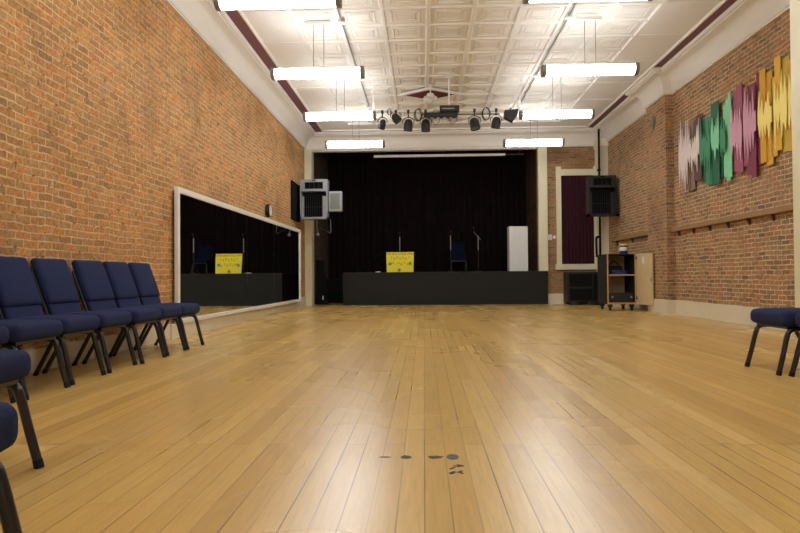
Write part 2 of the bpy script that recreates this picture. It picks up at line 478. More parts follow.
b = BM(); box(b, XL, OPR, YB, YB + 0.2, OPT, ZC + 0.1); box(b, XL, OPL, YB, YB + 0.2, 0, OPT)
struct('wall_back_header', b, M['plaster'])
# stage recess
b = BM(); box(b, -3.5, -3.3, YB + 0.2, 22.4, 0, 5.4); struct('wall_stage_left', b, M['brick_stage'])
b = BM(); box(b, 3.5, 3.7, YB + 0.2, 22.4, 0, 5.4); struct('wall_stage_right', b, M['brick_stage'])
b = BM(); box(b, -3.5, 3.7, 22.4, 22.6, 0, 5.4); struct('wall_stage_back', b, M['dark'])
b = BM(); box(b, -3.5, 3.7, YB + 0.2, 22.6, 5.4, 5.5); struct('ceiling_stage', b, M['dark'])
b = BM(); box(b, -3.5, 3.7, YB + 0.2, YB + 0.25, 5.06, 5.4); struct('wall_stage_header', b, M['dark'])

# ------------------------------------------------------------------ pressed tin ceiling
b = BM()
box(b, XL - 0.25, XR + 0.25, Y0 - 0.2, YB + 0.2, ZC + 0.018, ZC + 0.25)
gx0, nx, px = -2.06, 8, 0.72
gy0, py = 9.92 - 0.683 * 16, 0.683
ny = int((18.05 - gy0) / py)
gy1 = gy0 + ny * py
def bar(x0, x1, y0, y1, z, h=0.02):   # moulded rib: trapezoid section
    t = BM(); vs = box(t, x0, x1, y0, y1, z, ZC + h)
    cx, cy = (x0 + x1) / 2, (y0 + y1) / 2
    for v in vs[:4]:
        if x1 - x0 < y1 - y0: v.co.x = cx + (v.co.x - cx) * 0.5
        else: v.co.y = cy + (v.co.y - cy) * 0.5
    merge(b, t)
for i in range(nx + 1):
    x = gx0 + i * px
    bar(x - 0.045, x + 0.045, Y0, gy1 + 0.1, ZC - 0.012)
for j in range(ny + 1):
    y = gy0 + j * py
    bar(gx0, gx0 + nx * px, y - 0.04, y + 0.04, ZC - 0.01)
for i in range(nx):
    for j in range(ny):
        xa = gx0 + i * px; ya = gy0 + j * py
        if ya < 5.5: continue
        for d, wd, z in ((0.12, 0.035, ZC + 0.004), (0.20, 0.025, ZC + 0.008)):
            x0, x1, y0, y1 = xa + d, xa + px - d, ya + d, ya + py - d
            bar(x0, x1, y0, y0 + wd, z); bar(x0, x1, y1 - wd, y1, z)
            bar(x0, x0 + wd, y0, y1, z); bar(x1 - wd, x1, y0, y1, z)
for x0, x1 in ((-2.86, -2.8), (4.56, 4.62)):
    bar(x0, x1, Y0, 18.12, ZC - 0.02)
for i in range(14):                                       # flat side panels with thin seams
    y = gy0 + i * py * 2
    bar(-2.8, -2.1, y - 0.012, y + 0.012, ZC + 0.008); bar(3.74, 4.56, y - 0.012, y + 0.012, ZC + 0.008)
bar(-2.86, 4.62, 18.08, 18.14, ZC - 0.02)
struct('ceiling', b, M['ceiling'])
# maroon band
b = BM()
box(b, XL + 0.34, -2.86, Y0, 18.26, ZC + 0.0, ZC + 0.1)
box(b, 4.62, XR - 0.34, Y0, 18.26, ZC + 0.0, ZC + 0.1)
box(b, -2.86, 4.62, 18.14, 18.26, ZC + 0.0, ZC + 0.1)
struct('trim_1', b, M['maroon_paint'])
# plaster cove following the walls
prof = [(0, 4.49), (0.035, 4.49), (0.035, 4.515), (0.045, 4.52)]
for k in range(9):
    a = k / 8 * PI / 2
    prof.append((0.05 + 0.25 * (1 - math.cos(a)), 4.53 + 0.33 * math.sin(a)))
prof += [(0.30, 4.885), (0.325, 4.885), (0.345, 4.90), (0.355, 4.925), (0.355, 5.0), (0, 5.0)]
path = [(XL, Y0), (XL, YB), (XR, YB), (XR, PY1), (PX, PY1), (PX, PY0), (XR, PY0), (XR, Y0)]
b = BM(); rings = []
for i, (x, y) in enumerate(path):
    def nrm(p, q):
        dx, dy = q[0] - p[0], q[1] - p[1]; l = math.hypot(dx, dy)
        return (dy / l, -dx / l)
    n1 = nrm(path[i - 1], path[i]) if i > 0 else (0, 0)
    n2 = nrm(path[i], path[i + 1]) if i < len(path) - 1 else (0, 0)
    nn = (n1[0] + n2[0], n1[1] + n2[1]) if 0 < i < len(path) - 1 else (n1[0] + n2[0], n1[1] + n2[1])
    rings.append([b.verts.new((x + nn[0] * d, y + nn[1] * d, z)) for d, z in prof])
for i in range(len(rings) - 1):
    for k in range(len(prof) - 1):
        b.faces.new((rings[i][k], rings[i][k + 1], rings[i + 1][k + 1], rings[i + 1][k]))
struct('trim_2', b, M['plaster'], smooth=True)

# baseboards and posts
b = BM(); box(b, XL, XL + 0.04, Y0, 8.45, 0, 0.2); box(b, XL, XL + 0.07, 8.45, 17.12, 0, 0.19); box(b, XL, XL + 0.03, 17.12, 18.4, 0, 0.27)
struct('baseboard_left', b, M['base'])
b = BM(); box(b, XR - 0.03, XR, Y0, PY0 - 0.03, 0, 0.285); box(b, PX - 0.03, XR, PY0 - 0.03, PY0, 0, 0.285)
box(b, PX - 0.03, PX, PY0, PY1, 0, 0.285); box(b, XR - 0.03, XR, PY1, 18.2, 0, 0.285)
struct('baseboard_right', b, M['base'])
b = BM(); box(b, 3.53, 3.96, YB - 0.04, YB, 0, 0.29); box(b, 4.86, 4.93, YB - 0.04, YB, 0, 0.29)
struct('baseboard_back', b, M['base'])
b = BM(); box(b, XL, OPL, 18.4, YB, 0, ZW); box(b, XL, OPL - 0.015, 18.37, 18.4, 0, 0.25)
struct('trim_3', b, M['cream'])
b = BM(); box(b, OPR, 3.52, 18.45, YB, STZ, ZW); box(b, OPR + 0.05, 3.47, 18.43, 18.45, STZ, ZW); struct('trim_4', b, M['cream'])
b = BM(); box(b, 4.9, XR, 18.1, YB, 0, ZW); box(b, 4.87, XR, 18.02, YB, 4.38, ZW + 0.1)
struct('trim_5', b, M['cream'])
b = BM(); box(b, 3.635, 4.06, 6.2, 6.42, 0, ZC + 0.02); box(b, 3.615, 3.655, 6.17, 6.45, 0, ZC + 0.02)
struct('trim_6', b, M['cream'])

# window at the back right
b = BM()
box(b, 3.79, WX0, YB - 0.05, YB, 0.98, 3.92); box(b, WX1, 4.93, YB - 0.05, YB, 0.98, 3.92)
box(b, WX0, WX1, YB - 0.045, YB, 3.66, 3.84); box(b, 3.75, 4.93, YB - 0.09, YB, 0.97, 1.13)
wf = struct('window_1', b, M['cream'])
b = BM(); box(b, WX0, WX1, YB + 0.08, YB + 0.1, WZ0, WZ1); obj('pane', b, M['dark'], wf, label='dark blacked-out pane')
def drape(x0, x1, y, z0, z1, amp, nf, thick=0.012, nseg=8, hem=0.0):
    b = BM(); N = nf * nseg; cols = []
    ph = [random.uniform(0.6, 1.3) for _ in range(nf + 2)]
    for i in range(N + 1):
        f = i / nseg; u = i / N
        a = amp * ph[int(f)] * math.sin(2 * PI * f)
        ro = []
        for k in range(7):
            v = k / 6
            aa = a * (0.55 + 0.45 * (1 - v))
            zz = z0 + (z1 - z0) * v + (hem * math.sin(f * 2.1) if k == 0 else 0)
            ro.append((x0 + (x1 - x0) * u, y + aa, zz))
        cols.append(ro)
    F = [[b.verts.new(q) for q in c] for c in cols]
    G = [[b.verts.new((q[0], q[1] + thick, q[2])) for q in c] for c in cols]
    for i in range(N):
        for k in range(6):
            b.faces.new((F[i][k], F[i + 1][k], F[i + 1][k + 1], F[i][k + 1]))
            b.faces.new((G[i][k + 1], G[i + 1][k + 1], G[i + 1][k], G[i][k]))
    for i in range(N):
        b.faces.new((F[i][0], G[i][0], G[i + 1][0], F[i + 1][0])); b.faces.new((F[i][6], F[i + 1][6], G[i + 1][6], G[i][6]))
    for k in range(6):
        b.faces.new((F[0][k], F[0][k + 1], G[0][k + 1], G[0][k])); b.faces.new((F[N][k], G[N][k], G[N][k + 1], F[N][k + 1]))
    return b
t = thing('window_curtain', 'maroon curtain covering the cream-framed window beside the stage', 'curtain', (4.39, YB - 0.02, 1.13))
obj('curtain_cloth', drape(-0.455, 0.455, 0.0, 0, 2.53, 0.012, 9, 0.006, hem=0.015), M['maroon_cloth'], t, smooth=True)
b = BM(); tube(b, [(-0.46, 0, 2.545), (0.46, 0, 2.545)], 0.01); obj('curtain_rod', b, M['steel'], t)

# ------------------------------------------------------------------ stage
b = BM(); box(b, -2.32, 3.5, STY, STY + 0.04, 0, STZ - 0.03); box(b, -2.32, -2.28, STY + 0.04, 22.0, 0, STZ - 0.03)
t = thing('stage_platform', 'raised black stage platform with charcoal carpeted front', 'stage', (0.59, STY, 0))
o = obj('front_panel', b, M['stage_face'], t); o.location = (-0.59, -STY, 0)
b = BM(); box(b, -2.33, 3.5, STY - 0.015, 18.44, STZ - 0.03, STZ); box(b, -2.33, 3.26, 18.44, 18.81, STZ - 0.03, STZ); box(b, -2.33, 3.49, 18.81, 22.0, STZ - 0.03, STZ)
o = obj('deck', b, M['stage_top'], t); o.location = (-0.59, -STY, 0)
# steps down on the left of the stage
t = thing('stage_steps', 'dark wooden steps in the gap left of the stage', 'stairs', (-2.8, 20.2, 0))
for k in range(4):
    b = BM(); box(b, -0.42, 0.42, k * 0.3, 1.2, k * 0.19, k * 0.19 + 0.19); obj('step', b, M['dark'], t)
# stage back curtain
t = thing('stage_curtain', 'tall black curtain closing off the back of the stage', 'curtain', (0.1, 22.15, 0))
obj('curtain_cloth', drape(-3.38, 3.38, 0.0, 0.0, 5.2, 0.05, 34, 0.012), M['black_cloth'], t, smooth=True)
b = BM(); tube(b, [(-3.38, 0, 5.24), (3.38, 0, 5.24)], 0.025); obj('curtain_rail', b, M['black'], t)
# stair rail on stage
t = thing('handrail', 'dark sloping wooden handrail with balusters at the left of the stage', 'railing', (-2.1, 21.2, STZ))
b = BM(); tube(b, [(-0.12, 0, 0.1), (0.95, 0, 0.78)], 0.03); obj('rail', b, M['dark'], t)
for k in range(6):
    b = BM(); x = 0.0 + k * 0.16; box(b, x - 0.015, x + 0.015, -0.015, 0.015, 0, 0.16 + x * 0.64); obj('baluster', b, M['dark'], t)
# leaning black board
t = thing('leaning_board', 'black board leaning on the brick left of the stage', 'board', (-3.0, 18.98, 0))
b = BM()
prism(b, [(-0.19, 0.0), (0.17, 0.0), (0.04, 1.3), (-0.19, 1.32)], 0.0, 0.04)
obj('panel', b, M['dark'], t)
b = BM(); box(b, 0.0, 0.03, -0.015, 0.0, 0.15, 0.26); obj('white_tag', b, M['white'], t, label='small white tag')

# roller screen
t = thing('projection_screen', 'white rolled-up projection screen tube above the stage opening', 'projection screen', (0.6, 18.95, 4.36))
b = BM(); tube(b, [(-2.05, 0, 0), (1.8, 0, 0)], 0.04, 14); obj('screen_roll', b, M['white'], t, smooth=True)
b = BM(); tube(b, [(1.8, 0, 0), (2.35, 0, 0.0)], 0.03, 12); obj('roller_end', b, M['black'], t)
for x in (-1.9, 0.0, 2.2):
    b = BM(); box(b, x - 0.015, x + 0.015, -0.15, 0.02, 0.03, 0.06); box(b, x - 0.015, x + 0.015, -0.15, -0.13, 0.03, 0.25); obj('bracket', b, M['black'], t)

# yellow poster on the stage edge
def text_mesh(body, size, align='CENTER'):
    cu = bpy.data.curves.new('t', 'FONT'); cu.body = body; cu.size = size; cu.align_x = align; cu.extrude = 0.001
    o = bpy.data.objects.new('t', cu); C.objects.link(o)
    bpy.context.view_layer.update()
    me = bpy.data.meshes.new_from_object(o.evaluated_get(bpy.context.evaluated_depsgraph_get()))
    bpy.data.objects.remove(o)
    return me
t = thing('poster', 'hand-lettered yellow poster propped on the stage edge', 'poster', (-0.69, STY + 0.16, STZ))
b = BM(); prism(b, [(-0.385, 0), (0.385, 0), (0.4, 0.585), (-0.40, 0.585)], 0, 0.008); pb = obj('poster_board', b, M['yellow'], t)
pb.rotation_euler = (math.radians(-8), 0, 0)
def letters(body, size, x, z, jit=0.0, mt='ink'):
    if jit:
        n = len(body); step = size * 0.98
        for i, ch in enumerate(body):
            if ch == ' ': continue
            place(ch, size, x + (i - (n - 1) / 2) * step, z + (jit if i % 2 == 0 else -jit), mt)
    else: place(body, size, x, z, mt)
def place(s, size, x, z, mt):
    me = text_mesh(s, size)
    me.transform(Matrix.Translation((x, -0.002, z)) @ Matrix.Rotation(PI / 2, 4, 'X'))
    me.materials.clear(); me.materials.append(M[mt])
    o = bpy.data.objects.new('lettering', me); C.objects.link(o); o.parent = pb
letters('THE OLD STAGE OPEN', 0.078, 0, 0.505)
letters('TUESDAY', 0.085, 0, 0.38, 0.014)
letters('NIGHTS', 0.085, 0, 0.22, 0.016)
for x, z in ((-0.29, 0.24), (0.29, 0.25), (-0.02, 0.06)):
    b = BM()
    for k in range(6):
        a = k * PI / 3
        prism(b, [(x - 0.012, z), (x + 0.012, z), (x + 0.012, z + 0.055), (x - 0.012, z + 0.055)], -0.002, 0.0,
              Matrix.Translation((x, 0, z)) @ Matrix.Rotation(a, 4, 'Y') @ Matrix.Translation((-x, 0, -z)))
    obj('flower_motif', b, M['teal_ink'], pb)
b = BM(); prism(b, [(-0.03, 0), (0.03, 0), (0.02, 0.3), (-0.02, 0.3)], 0.07, 0.08); obj('prop_foot', b, M['ink'], t)
b = BM(); bbox(b, -0.07, 0.07, -0.05, 0.05, 0, 0.02, 0.004); o = obj('paper_stack', b, M['white'])
tag(o, 'small white paper lying on the stage edge left of the yellow poster', 'paper'); o.location = (-1.32, STY + 0.09, STZ)

# white plinth on the stage
t = thing('white_plinth', 'tall plain white box standing at the right end of the stage', 'plinth', (2.79, 19.35, STZ), math.radians(4))
b = BM(); bbox(b, -0.275, 0.275, -0.16, 0.16, 0, 1.33, 0.006); obj('body', b, M['white_board'], t)
b = BM(); box(b, -0.262, 0.262, -0.164, -0.16, 0.02, 1.31); obj('face_panel', b, M['white_board'], t)

# microphone stands
def mic_stand(x, y, h, label, boom):
    t = thing('microphone_stand', label, 'microphone stand', (x, y, STZ), 0, 'microphone stands on the stage')
    b = BM(); lathe(b, [(0.13, 0), (0.13, 0.015), (0.05, 0.035), (0.02, 0.05)]); obj('base', b, M['black'], t)
    b = BM(); tube(b, [(0, 0, 0.04), (0, 0, h * 0.6)], 0.012); obj('lower_tube', b, M['black'], t)
    b = BM(); tube(b, [(0, 0, h * 0.6), (0, 0, h)], 0.014); obj('upper_tube', b, M['steel'], t)
    e = (0, 0, h)
    if boom:
        b = BM(); tube(b, [(0.08, 0.05, h - 0.12), (-0.14, -0.06, h + 0.12)], 0.009); obj('boom_arm', b, M['steel'], t); e = (-0.14, -0.06, h + 0.12)
    b = BM(); lathe(b, [(0.008, 0), (0.014, 0.1), (0.028, 0.12), (0.028, 0.15), (0.01, 0.17)], 12, Matrix.Translation(e) @ Matrix.Rotation(0.5, 4, 'X'))
    obj('microphone', b, M['black'], t)
mic_stand(-0.74, 19.9, 1.1, 'microphone stand behind the yellow poster', False)
mic_stand(0.82, 19.8, 1.12, 'straight microphone stand in front of the blue chair on stage', False)
mic_stand(1.66, 19.8, 1.1, 'boom microphone stand right of the blue chair on stage', True)

# ------------------------------------------------------------------ chairs
def make_chair(label, group):
    t = thing('stacking_chair', label, 'chair', (0, 0, 0), 0, group)
    b = BM(); rbox(b, 0.50, 0.55, 0.125, 0.048, 0.014, mtx=Matrix.Translation((0.02, 0, 0.442))); obj('seat', b, M['navy'], t, smooth=True)
    lean = math.radians(20)
    R = Matrix.Translation((-0.2, 0, 0.5)) @ Matrix.Rotation(-lean, 4, 'Y')
    b = BM(); rbox(b, 0.43, 0.5, 0.07, 0.034, 0.014, mtx=R @ Matrix.Translation((-0.005, 0, 0.305)) @ Matrix.Rotation(PI / 2, 4, 'Y'))
    bk = obj('backrest', b, M['navy'], t, smooth=True)
    b = BM(); rbox(b, 0.14, 0.48, 0.045, 0.02, 0.0, 6, mtx=R @ Matrix.Translation((-0.012, 0, 0.04)) @ Matrix.Rotation(PI / 2, 4, 'Y'))
    obj('lower_back_panel', b, M['navy'], t, smooth=True)
    b = BM(); box(b, -0.19, 0.22, -0.235, 0.235, 0.362, 0.386); obj('seat_pan', b, M['chair_metal'], t)
    for s in (-1, 1):
        y = 0.235 * s
        b = BM()
        tube(b, smooth_path([(0.04, y, 0.362), (0.15, y, 0.364), (0.205, y * 1.01, 0.345), (0.228, y * 1.02, 0.29), (0.262, y * 1.04, 0.15), (0.298, y * 1.06, 0.012)], 5), 0.0195, 12, flat=1.0)
        lg = obj('leg', b, M['chair_metal'], t, smooth=True)
        b = BM(); tube(b, [(0.292, y * 1.06, 0.035), (0.301, y * 1.06, 0.0)], 0.0205, 12); obj('rubber_foot', b, M['rubber'], lg)
        b = BM()
        tube(b, smooth_path([(0.04, y * 0.97, 0.362), (-0.04, y * 0.97, 0.364), (-0.09, y * 0.97, 0.345), (-0.13, y * 0.98, 0.27), (-0.2, y * 1.0, 0.14), (-0.27, y * 1.02, 0.012)], 5), 0.018, 12)
        lg = obj('leg', b, M['chair_metal'], t, smooth=True)
        b = BM(); tube(b, [(-0.258, y * 1.02, 0.035), (-0.276, y * 1.02, 0.0)], 0.0195, 12); obj('rubber_foot', b, M['rubber'], lg)
        b = BM()
        pts = [R @ Vector((-0.045, y * 1.0, q)) for q in (0.0, 0.12, 0.3, 0.42)]
        tube(b, smooth_path([(-0.08, y, 0.37), (-0.2, y, 0.385), (-0.245, y, 0.44)] + pts, 4), 0.0135, 10)
        obj('back_upright', b, M['chair_metal'], t, smooth=True)
    return t
GR = 'blue chairs in the row along the left wall'
labs = ['navy chair beside the mirror, farthest of the row along the left wall',
        'navy chair second from the mirror in the left wall row',
        'navy chair third from the mirror in the left wall row',
        'navy chair fourth from the mirror in the left wall row',
        'navy chair fifth from the mirror in the left wall row',
        'navy chair with full back in view at the left picture edge, sixth from the mirror',
        'mostly cut-off navy chair behind the two near ones, last of the left wall row']
proto = None
ys = [7.44, 6.865, 6.265, 5.67, 5.06, 4.46, 3.89]
xs = [-2.965, -2.965, -2.955, -2.985, -2.975, -2.95, -2.985]
rz = [0, 0.5, -1, 0.5, 1, 0, -1]
for i in range(7):
    if proto is None:
        proto = make_chair(labs[0], GR); proto.location = (xs[0], ys[0], 0)
    else:
        dup(proto, (xs[i], ys[i], 0), math.radians(rz[i]), labs[i])
dup(proto, (-1.94, 2.45, 0), math.radians(1), 'second-nearest navy chair, set out from the wall row at left', 'blue chairs nearest the camera')
dup(proto, (-1.268, 1.315, 0), 0, 'nearest navy chair, cut off at the bottom left corner', 'blue chairs nearest the camera')
dup(proto, (3.085, 5.46, 0), PI, 'navy chair standing farther along on the right side, its seat fully in view', 'blue chairs at the right side')
dup(proto, (3.15, 4.90, 0), PI, 'navy chair at the right edge, mostly cut off by the frame', 'blue chairs at the right side')
sc_ = dup(proto, (1.13, 21.35, STZ + 0.001), -PI / 2, 'navy chair standing on the stage behind a microphone stand, stage shade put into its fabric colour', 'blue chair on the stage')
M['shaded_navy'] = mat('shaded_navy_fabric', srgb(22, 27, 48), 0.95, noise=0.2, nscale=160, spec=0.1)  # the same navy, darkened so the dim stage is in the fabric colour
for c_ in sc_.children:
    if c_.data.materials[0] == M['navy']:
        c_.data = c_.data.copy(); c_.data.materials[0] = M['shaded_navy']

# ------------------------------------------------------------------ mirror on the left wall
mx0, my0, mx1, my1 = -3.335, 8.6, -3.225, 16.75
ang = math.atan2(mx1 - mx0, my1 - my0)
LEN = math.hypot(mx1 - mx0, my1 - my0)
t = thing('wall_mirror', 'long dark-reflecting wall mirror in a cream frame on the left brick wall', 'mirror', (mx0, my0, 0), -ang)
b = BM()
box(b, -0.03, 0.02, 0, LEN, 1.975, 2.05); box(b, -0.03, 0.02, 0, 0.07, 0.19, 1.975)
box(b, -0.03, 0.02, LEN - 0.1, LEN, 0.19, 1.975); box(b, -0.03, 0.02, 0, LEN, 0.192, 0.25)
obj('frame', b, M['white'], t)
for ya, yb in ((0.07, 3.3), (3.308, 5.35), (5.358, LEN - 0.1)):
    b = BM(); box(b, -0.005, 0.0, ya, yb, 0.25, 1.975); obj('mirror_pane', b, M['mirror'], t)
# round clock above the mirror
t = thing('wall_clock', 'small round clock hung on the brick just above the mirror', 'clock', (XL, 13.9, 2.265))
RY = Matrix.Rotation(PI / 2, 4, 'Y')
b = BM(); lathe(b, [(0.13, 0), (0.145, 0.01), (0.145, 0.085), (0.13, 0.095), (0.12, 0.085)], 28, RY); obj('case', b, M['black'], t, smooth=True)
b = BM(); lathe(b, [(0.122, 0.08), (0.122, 0.09)], 28, RY); obj('dial', b, M['white'], t)
b = BM(); box(b, 0.0905, 0.094, -0.004, 0.004, 0, 0.09); box(b, 0.0905, 0.094, -0.06, 0.0, -0.004, 0.004); obj('hand', b, M['black'], t)
t = thing('round_vent', 'small pale round bell high on the right brick pilaster', 'bell', (PX, 14.05, 4.1))
RN = Matrix.Rotation(-PI / 2, 4, 'Y')
b = BM(); lathe(b, [(0.11, 0), (0.115, 0.02), (0.09, 0.05), (0.03, 0.06)], 24, RN); obj('gong', b, M['grille'], t, smooth=True)
b = BM(); box(b, -0.03, 0, -0.03, 0.03, -0.17, -0.1); obj('mounting_box', b, M['grey_cap'], t)

# ------------------------------------------------------------------ hanging fluorescent lights
def make_light(label, group):
    t = thing('ceiling_light', label, 'ceiling light', (0, 0, 4.0), 0, group)
    L2 = 0.70
    prof = []
    for k in range(13):
        a = PI * k / 12
        prof.append((0.10 * math.cos(a), 0.1 - 0.075 * math.sin(a)))
    prof += [(-0.09, 0.16), (-0.06, 0.175), (0.06, 0.175), (0.09, 0.16)]
    b = BM()
    prism(b, prof, -L2, L2, Matrix.Rotation(PI / 2, 4, 'Z'))
    obj('diffuser', b, M['glow'], t, smooth=True)
    for s in (-1, 1):
        b = BM()
        prism(b, [(x * 1.2, 0.1 + (z - 0.1) * 1.2) for x, z in prof], min(s * (L2 - 0.01), s * (L2 + 0.05)), max(s * (L2 - 0.01), s * (L2 + 0.05)), Matrix.Rotation(PI / 2, 4, 'Z'))
        obj('end_cap', b, M['grey_cap'], t)
    b = BM(); box(b, -L2, L2, -0.03, 0.03, 0.175, 0.19); obj('spine', b, M['white'], t)
    for x in (-0.07, 0.1):
        b = BM(); tube(b, [(x, 0, 0.185), (x, 0, ZC - 4.0 - 0.02)], 0.006, 8); obj('hanging_rod', b, M['grey_cap'], t)
    b = BM(); box(b, -0.2, 0.2, -0.025, 0.025, ZC - 4.0 - 0.045, ZC - 4.0 + 0.0); obj('mounting_bar', b, M['white'], t)
    return t
GL = 'hanging fluorescent lights'
spots = [(-1.71, 7.6, 'left'), (1.95, 7.6, 'right'), (-1.69, 10.35, 'left'), (2.65, 10.3, 'right'),
         (-1.72, 13.3, 'left'), (2.74, 13.3, 'right'), (-1.71, 16.2, 'left'), (2.76, 16.2, 'right'),
         (-1.71, 4.6, None), (1.95, 4.6, None), (-1.71, 1.4, None), (2.6, 1.4, None)]  # unseen extra lights, added overhead to brighten the hall
ordw = ['nearest', 'nearest', 'second', 'second', 'third', 'third', 'farthest', 'farthest']
lp = None
for i, (x, y, side) in enumerate(spots):
    lab = ('hanging fluorescent light, %s of the four in the %s row' % (ordw[i], side)) if side else 'added hanging fluorescent light overhead, outside the view, brightening the hall'
    if lp is None: lp = make_light(lab, GL); lp.location = (x, y, 4.0)
    else: dup(lp, (x, y, {3: 3.95, 7: 4.02, 4: 4.04, 6: 4.05}.get(i, 4.0)), 0, lab)
# conduits on the ceiling
for x, lab in ((-1.29, 'left'), (2.33, 'right')):
    t = thing('ceiling_conduit', 'thin grey conduit running along the ceiling, the %s one' % lab, 'conduit', (x, 0, ZC - 0.03), 0, 'ceiling conduits')
    b = BM(); tube(b, [(0, Y0, 0), (0, 15.5, 0)], 0.014, 8); obj('pipe', b, M['grey_cap'], t)
    for y in (7.6, 10.3, 13.3, 15.5):
        b = BM(); box(b, -0.05, 0.05, y - 0.05, y + 0.05, -0.03, 0.02); obj('junction_box', b, M['white'], t)

# ------------------------------------------------------------------ diamond medallion and fan light
t = thing('ceiling_medallion', 'maroon diamond-shaped panel with white moulding on the ceiling', 'ceiling panel', (0.17, 14.52, ZC - 0.02))
def dia(bm, a, c, z0, z1):
    vs = [bm.verts.new((x, y, z)) for z in (z0, z1) for x, y in ((-a, 0), (0, -c), (a, 0), (0, c))]
    bm.faces.new(vs[:4][::-1]); bm.faces.new(vs[4:])
    for i in range(4): bm.faces.new((vs[i], vs[(i + 1) % 4], vs[4 + (i + 1) % 4], vs[4 + i]))
b = BM(); dia(b, 0.56, 0.4, -0.03, 0.01); obj('panel', b, M['maroon_dark'], t)
def diaring(bm, a, c, wd, z0, z1):
    pts = [(-a, 0), (0, -c), (a, 0), (0, c)]
    q = [(-a + wd * 1.6, 0), (0, -c + wd * 1.2), (a - wd * 1.6, 0), (0, c - wd * 1.2)]
    for i in range(4):
        j = (i + 1) % 4
        vs = [bm.verts.new((*p_, z)) for z in (z0, z1) for p_ in (pts[i], pts[j], q[j], q[i])]
        for f in ((0, 1, 2, 3), (4, 5, 6, 7), (0, 1, 5, 4), (1, 2, 6, 5), (2, 3, 7, 6), (3, 0, 4, 7)): bm.faces.new([vs[k] for k in f])
b = BM(); diaring(b, 0.70, 0.50, 0.05, -0.04, 0.01); diaring(b, 0.62, 0.44, 0.03, -0.035, 0.01); obj('moulding', b, M['ceiling'], t)
t = thing('ceiling_lamp', 'white fluted lamp cluster hanging under the maroon ceiling diamond', 'ceiling lamp', (0.17, 13.9, 4.55))
b = BM(); lathe(b, [(0.06, ZC - 4.55 - 0.03), (0.06, ZC - 4.55 - 0.01)], 16); tube(b, [(0, 0, 0.2), (0, 0, ZC - 4.57)], 0.015); obj('rod', b, M['white'], t)
b = BM(); lathe(b, [(0.02, 0.06), (0.07, 0.1), (0.09, 0.15), (0.07, 0.2), (0.02, 0.22)], 18); obj('housing', b, M['white'], t, smooth=True)
b = BM(); lathe(b, [(0.01, -0.01), (0.05, 0.01), (0.06, 0.05), (0.03, 0.09)], 16); obj('bulb_globe', b, M['white'], t, smooth=True)
for k in range(5):
    a = k * 2 * PI / 5 + 0.3
    b = BM(); lathe(b, [(0.02, 0.0), (0.035, -0.02), (0.06, -0.08), (0.055, -0.08), (0.03, -0.02), (0.015, -0.01)], 14,
                    Matrix.Translation((0.1 * math.cos(a), 0.1 * math.sin(a), 0.12)) @ Matrix.Rotation(a, 4, 'Z') @ Matrix.Rotation(-0.8, 4, 'Y'))
    obj('lamp_shade', b, M['white'], t, smooth=True)

# ------------------------------------------------------------------ lighting pipe with stage lights
PY = 13.4; PZ = 4.24
t = thing('lighting_pipe', 'horizontal steel pipe hung from the ceiling carrying the stage lights', 'pipe', (0.5, PY, PZ))
b = BM(); tube(b, [(-1.5, 0, 0.01), (1.55, 0, -0.01)], 0.024, 12); obj('pipe', b, M['white'], t, smooth=True)
b = BM(); tube(b, [(-0.55, 0.03, -0.06), (1.1, 0.03, -0.07)], 0.01, 10); obj('cable_run', b, M['black'], t)
b = BM(); tube(b, [(0.05, 0, 0.02), (0.05, 0, ZC - PZ - 0.02)], 0.018, 10); lathe(b, [(0.1, ZC - PZ - 0.04), (0.1, ZC - PZ - 0.015)], 16, Matrix.Translation((0.05, 0, 0)))
obj('drop_pole', b, M['white'], t)
for x in (-1.52, 1.5):
    b = BM(); box(b, x - 0.03, x + 0.03, -0.03, 0.03, 0.0, 0.18); tube(b, [(x, 0, 0.18), (x, 0, ZC - PZ - 0.02)], 0.008); obj('end_hanger', b, M['white'], t)
t = thing('dimmer_pack', 'black dimmer box fixed on top of the lighting pipe', 'electrical box', (0.55, PY - 0.14, PZ - 0.06))
b = BM(); bbox(b, -0.2, 0.2, -0.06, 0.06, 0.0, 0.13, 0.01); obj('case', b, M['black'], t)
b = BM(); box(b, -0.15, 0.1, -0.066, -0.06, 0.05, 0.075); obj('control_panel', b, M['silver'], t)
t = thing('power_strip', 'long black socket box under the dimmer on the lighting pipe', 'electrical box', (0.38, PY - 0.14, PZ - 0.155))
b = BM(); bbox(b, -0.36, 0.34, -0.05, 0.05, 0.0, 0.085, 0.01); obj('case', b, M['black'], t)
for k in range(5):
    b = BM(); box(b, -0.29 + k * 0.13, -0.22 + k * 0.13, -0.04, 0.02, -0.03, 0.0); obj('plug', b, M['black'], t)
slights = [(-0.84, 3.99, 0.075, 0.2, 20, 25, 'slim clamp-hung stage light at the left end of the pipe'),
           (-0.56, 4.11, 0.09, 0.19, -38, 0, 'black stage light tilted toward the left, second on the pipe'),
           (-0.30, 3.96, 0.095, 0.24, 6, 5, 'black stage light third from the left on the pipe'),
           (0.06, 3.95, 0.095, 0.25, 0, 0, 'black stage light just left of the black socket box'),
           (1.07, 3.97, 0.105, 0.24, -10, -14, 'black stage light first right of the socket box'),
           (1.52, 3.98, 0.095, 0.24, 8, 12, 'black stage light second from the right end of the pipe')]
